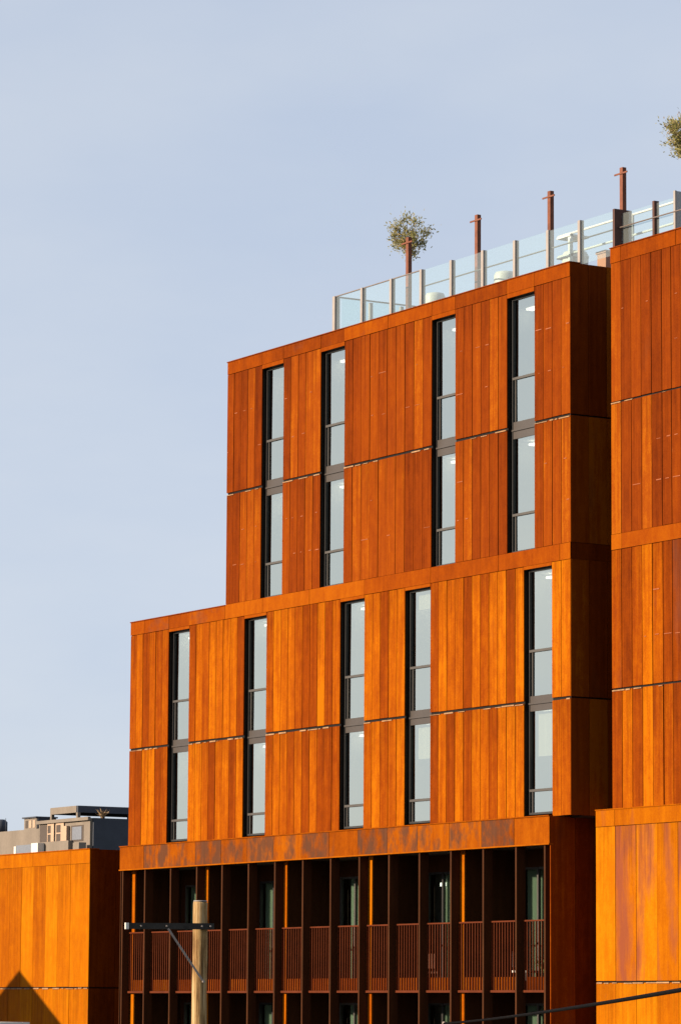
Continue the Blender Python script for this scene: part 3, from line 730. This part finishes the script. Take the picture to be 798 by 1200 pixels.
mb = MB(); mb.tube([(gx - 36.5, gy + 6.8, 26.0), (gx - 36.5, gy + 6.8, 27.2), (gx - 36.5, gy + 6.8, 27.5)], [.75, .75, .4], 16); mb.build('drum', M['slate_and_shade'], tk)
for dx in (-.5, .5):
    mb = MB(); mb.box(gx - 36.5 + dx - .06, gx - 36.5 + dx + .06, gy + 6.7, gy + 6.9, 25.3, 26.0); mb.build('leg', M['slate_and_shade'], tk)
mb = MB(); mb.tube([(gx - 35.3, gy + 6.8, 25.3), (gx - 35.3, gy + 6.8, 27.6)], .035, 6); mb.build('mast', M['slate_and_shade'], tk)

# ------------------------------------------------------------------ utility pole and cable in the street
PXY = Vector((19.60, -20.77, 0)); ztop = z(1.735)
up = thing('utility_pole', (PXY.x, PXY.y, 0), 'weathered round timber utility pole with one dark crossarm, in front of the balconies', 'utility pole')
mb = MB(); rnd = random.Random(4); seg = 28; hs = [0, 1, 2.2, 3.4, 4.2, 4.8, 5.3, 5.8, 6.2, 6.5, ztop - .03, ztop]
mb.tube([(PXY.x + rnd.uniform(-.004, .004), PXY.y + rnd.uniform(-.004, .004), h) for h in hs], [.135, .133, .13, .128, .126, .124, .122, .121, .120, .119, .118, .112], seg)
mb.build('shaft', M['pole'], up)
mb = MB(); mb.tube([(PXY.x, PXY.y, ztop), (PXY.x, PXY.y, ztop + .018)], [.116, .112], 24); mb.build('top_cap', M['galv'], up)
ang = R(75 - 90)                                   # direction of the arm's long axis in plan
n_ = Vector((math.sin(R(74)), -math.cos(R(74)), 0)); ax = Vector((n_.y, -n_.x, 0)) * 1.0
if ax.dot(Vector((.516, .857, 0))) > 0: ax = -ax   # long axis runs to the left of the view
up_ = Vector((0, 0, 1))
def obox(mb, c, a, b, d, la, lb, ld, m=0):
    pts = [c + a * sx * la + b * sy * lb + d * sz * ld for sz in (-.5, .5) for sx, sy in ((-.5, -.5), (.5, -.5), (.5, .5), (-.5, .5))]
    n = len(mb.v); mb.v += [tuple(p) for p in pts]
    for q in ((0, 3, 2, 1), (4, 5, 6, 7), (0, 1, 5, 4), (1, 2, 6, 5), (2, 3, 7, 6), (3, 0, 4, 7)):
        mb.f.append(tuple(n + i for i in q)); mb.a.append((0, 0, 0)); mb.m.append(m); mb.sm.append(False)
tilt = .006
axt = (ax + up_ * -tilt).normalized(); upt = axt.cross(n_).normalized()
if upt.z < 0: upt = -upt
base = PXY + n_ * (.118 + .05) + up_ * z(1.335)
mb = MB(); obox(mb, base + axt * .52, axt, n_, upt, 1.40, .095, .098); arm = mb.build('crossarm', M['arm'], up)
mb = MB(); obox(mb, base + axt * 1.245, axt, n_, upt, .05, .099, .102); mb.build('end_cap', M['white_paint'], arm)
mb = MB()
for s in (.02, .60, 1.02, -.12): mb.tube([base + axt * s + n_ * .04, base + axt * s + n_ * .066], [.017, .014], 8)
mb.build('bolt', M['galv_strap'], arm)
p0 = base + axt * .58 + n_ * .055 - up_ * .04; p1 = PXY + n_ * .135 + up_ * z(.45) + axt * (-.03)
d = (p1 - p0).normalized(); sd = n_.cross(d).normalized()
mb = MB(); obox(mb, (p0 + p1) / 2, d, sd, d.cross(sd), (p1 - p0).length, .034, .008); mb.tube([p1 - n_ * .02, p1 + n_ * .03], [.022, .018], 8); mb.build('brace', M['galv_strap'], up)

p2x, p2y = 46.5, -21.0
pb = thing('utility_pole', (p2x, p2y, 0), 'second timber utility pole further right along the street carrying the black cable', 'utility pole')
mb = MB(); mb.tube([(p2x, p2y, h) for h in (0, 2, 4, 6, 7.2)], [.14, .135, .13, .125, .12], 20); mb.build('shaft', M['pole'], pb)
mb = MB(); mb.box(p2x - .7, p2x + .7, p2y - .2, p2y - .12, 5.9, 6.02); mb.build('crossarm', M['arm'], pb)
A = Vector((-5.065, -.30, z(-.296))); B = Vector((39.873, -26.055, z(.273)))
B2 = A + (B - A) * 1.15
mb = MB(); pts = []
for i in range(41):
    t = i / 40; p = A.lerp(B2, t); p.z -= .10 * 4 * t * (1 - t) * .6; pts.append(p)
cab = thing('overhead_cable', tuple(A), 'thick black cable sloping up to the right across the bottom right corner', 'cable')
mb.tube(pts, .026, 8); mb.build('cable', M['black_cable'], cab)
mb = MB(); mb.tube([A + Vector((0, -.02, 0)), A + Vector((0, .05, 0))], .05, 10); mb.build('wall_bracket', M['galv_strap'], cab)
p2x_, p2y_ = B2.x, B2.y
for o in (pb,): o.location = (p2x_ + .1, p2y_ + .1, 0)

# ------------------------------------------------------------------ houses across the street (they shade the low block)
hs_ = thing('gabled_house', (-31.85, -13, 0), 'pale rendered house with a brown gabled roof opposite the low orange block', 'house')
hx, rz_, sl = -31.85, 8.72, math.tan(R(29)); hw = 5.0
mb = MB()
mb.box(hx - hw + .3, hx + hw - .3, -17.7, -8.3, 0, rz_ - hw * sl - .05)
for yy in (-17.7, -8.3): mb.quad([(hx - hw + .3, yy, rz_ - hw * sl - .05), (hx + hw - .3, yy, rz_ - hw * sl - .05), (hx, yy, rz_ - .25)])
hwall = mb.build('wall', M['render'], hs_)
mb = MB()
for s in (-1, 1):
    e = (hx + s * hw, rz_ - hw * sl)
    mb.quad([(hx, -18, rz_), (hx, -8, rz_), (e[0], -8, e[1]), (e[0], -18, e[1])]); mb.quad([(hx, -18, rz_ - .14), (hx, -8, rz_ - .14), (e[0], -8, e[1] - .14), (e[0], -18, e[1] - .14)])
    for yy in (-18, -8): mb.quad([(hx, yy, rz_), (e[0], yy, e[1]), (e[0], yy, e[1] - .14), (hx, yy, rz_ - .14)])
mb.build('roof', M['tile'], hs_)
for xx in (-2.6, .9):
    mb = MB(); mb.box(hx + xx, hx + xx + 1.5, -8.32, -8.26, 1.2, 2.7); wf = mb.build('window', M['white_paint'], hs_)
    mb = MB(); mb.box(hx + xx + .1, hx + xx + 1.4, -8.258, -8.24, 1.3, 2.6); mb.build('pane', M['glass_dim'], wf)
th = thing('terrace_house', (15, -26.5, 0), 'pale rendered building with a white slatted roof balustrade at the bottom left corner', 'house')
mb = MB(); mb.box(11, 18.0, -30, -23.10, 0, z(-.85)); mb.build('wall', M['render'], th)
mb = MB(); mb.box(11, 18.06, -23.16, -23.04, z(-.215 - .045), z(-.215)); mb.box(17.95, 18.06, -30, -23.17, z(-.26), z(-.215)); mb.build('top_rail', M['white_paint'], th)
mb = MB()
for k in range(24): mb.box(11.1 + k * .3, 11.16 + k * .3, -23.13, -23.07, z(-.85), z(-.262))
mb.build('baluster', M['white_paint'], th)['kind'] = 'stuff'

# ------------------------------------------------------------------ light, sky, camera
PHI, EL = R(18), R(17)
sd_ = Vector((-math.sin(PHI) * math.cos(EL), -math.cos(PHI) * math.cos(EL), math.sin(EL)))
L = bpy.data.lights.new('sun', 'SUN'); L.energy = 5.0; L.angle = R(.9); L.color = (1.0, .80, .58)
so = bpy.data.objects.new('sun', L); COL.objects.link(so); so.rotation_euler = sd_.to_track_quat('Z', 'Y').to_euler(); so.location = (-20, -60, 40)
W = bpy.data.worlds.new('World'); S.world = W; W.use_nodes = True
nt = W.node_tree; nt.nodes.clear()
sky = N(nt, 'ShaderNodeTexSky', sky_type='NISHITA'); sky.sun_disc = False
sky.sun_elevation = EL; sky.sun_rotation = math.atan2(sd_.x, sd_.y)
sky.altitude = 50; sky.air_density = .7; sky.dust_density = .8; sky.ozone_density = .5
bg = N(nt, 'ShaderNodeBackground'); bg.inputs['Strength'].default_value = .15
gm = N(nt, 'ShaderNodeGamma'); gm.inputs['Gamma'].default_value = .20          # evening air: an even, pale sky
tn = N(nt, 'ShaderNodeVectorMath', operation='MULTIPLY'); tn.inputs[1].default_value = (1.70, 1.785, 1.99)
tc = N(nt, 'ShaderNodeTexCoord'); cl = noise(nt, vscale(nt, tc.outputs['Generated'], (3.2, 3.2, 9)), 1.6, 5, .55)   # very thin cloud veil
cv = ramp(nt, cl, [(.33, (.93, .95, .985)), (.70, (1.09, 1.06, 1.02))])
tm = N(nt, 'ShaderNodeVectorMath', operation='MULTIPLY'); nt.links.new(cv, tm.inputs[1])
nt.links.new(sky.outputs[0], gm.inputs['Color']); nt.links.new(gm.outputs[0], tn.inputs[0]); nt.links.new(tn.outputs[0], tm.inputs[0]); nt.links.new(tm.outputs[0], bg.inputs['Color'])
o_ = N(nt, 'ShaderNodeOutputWorld'); nt.links.new(bg.outputs[0], o_.inputs[0])

cam = bpy.data.cameras.new('camera'); co = bpy.data.objects.new('camera', cam); COL.objects.link(co)
cam.sensor_fit = 'VERTICAL'; cam.sensor_height = 36; cam.lens = 4355.47 / 1200 * 36; cam.clip_start = .5; cam.clip_end = 8000
yaw, pit, rol = R(58.98442736), R(7.64298473), R(.36052458)
f0 = Vector((-math.sin(yaw), math.cos(yaw), 0)); r0 = Vector((math.cos(yaw), math.sin(yaw), 0)); u0 = Vector((0, 0, 1))
fw = f0 * math.cos(pit) + u0 * math.sin(pit); u1 = u0 * math.cos(pit) - f0 * math.sin(pit)
r = r0 * math.cos(rol) + u1 * math.sin(rol); u = u1 * math.cos(rol) - r0 * math.sin(rol)
mw = Matrix(((r.x, u.x, -fw.x, 72.5257), (r.y, u.y, -fw.y, -50), (r.z, u.z, -fw.z, H), (0, 0, 0, 1)))
co.matrix_world = mw
S.camera = co
S.render.resolution_x, S.render.resolution_y = 680, 1024
S.view_settings.view_transform = 'Standard'; S.view_settings.look = 'None'; S.view_settings.gamma = 1; S.view_settings.use_curve_mapping = False
S.view_settings.exposure = 1.0
S.cycles.max_bounces = 6; S.cycles.transparent_max_bounces = 12; S.cycles.caustics_reflective = False; S.cycles.caustics_refractive = False
S.cycles.use_denoising = True
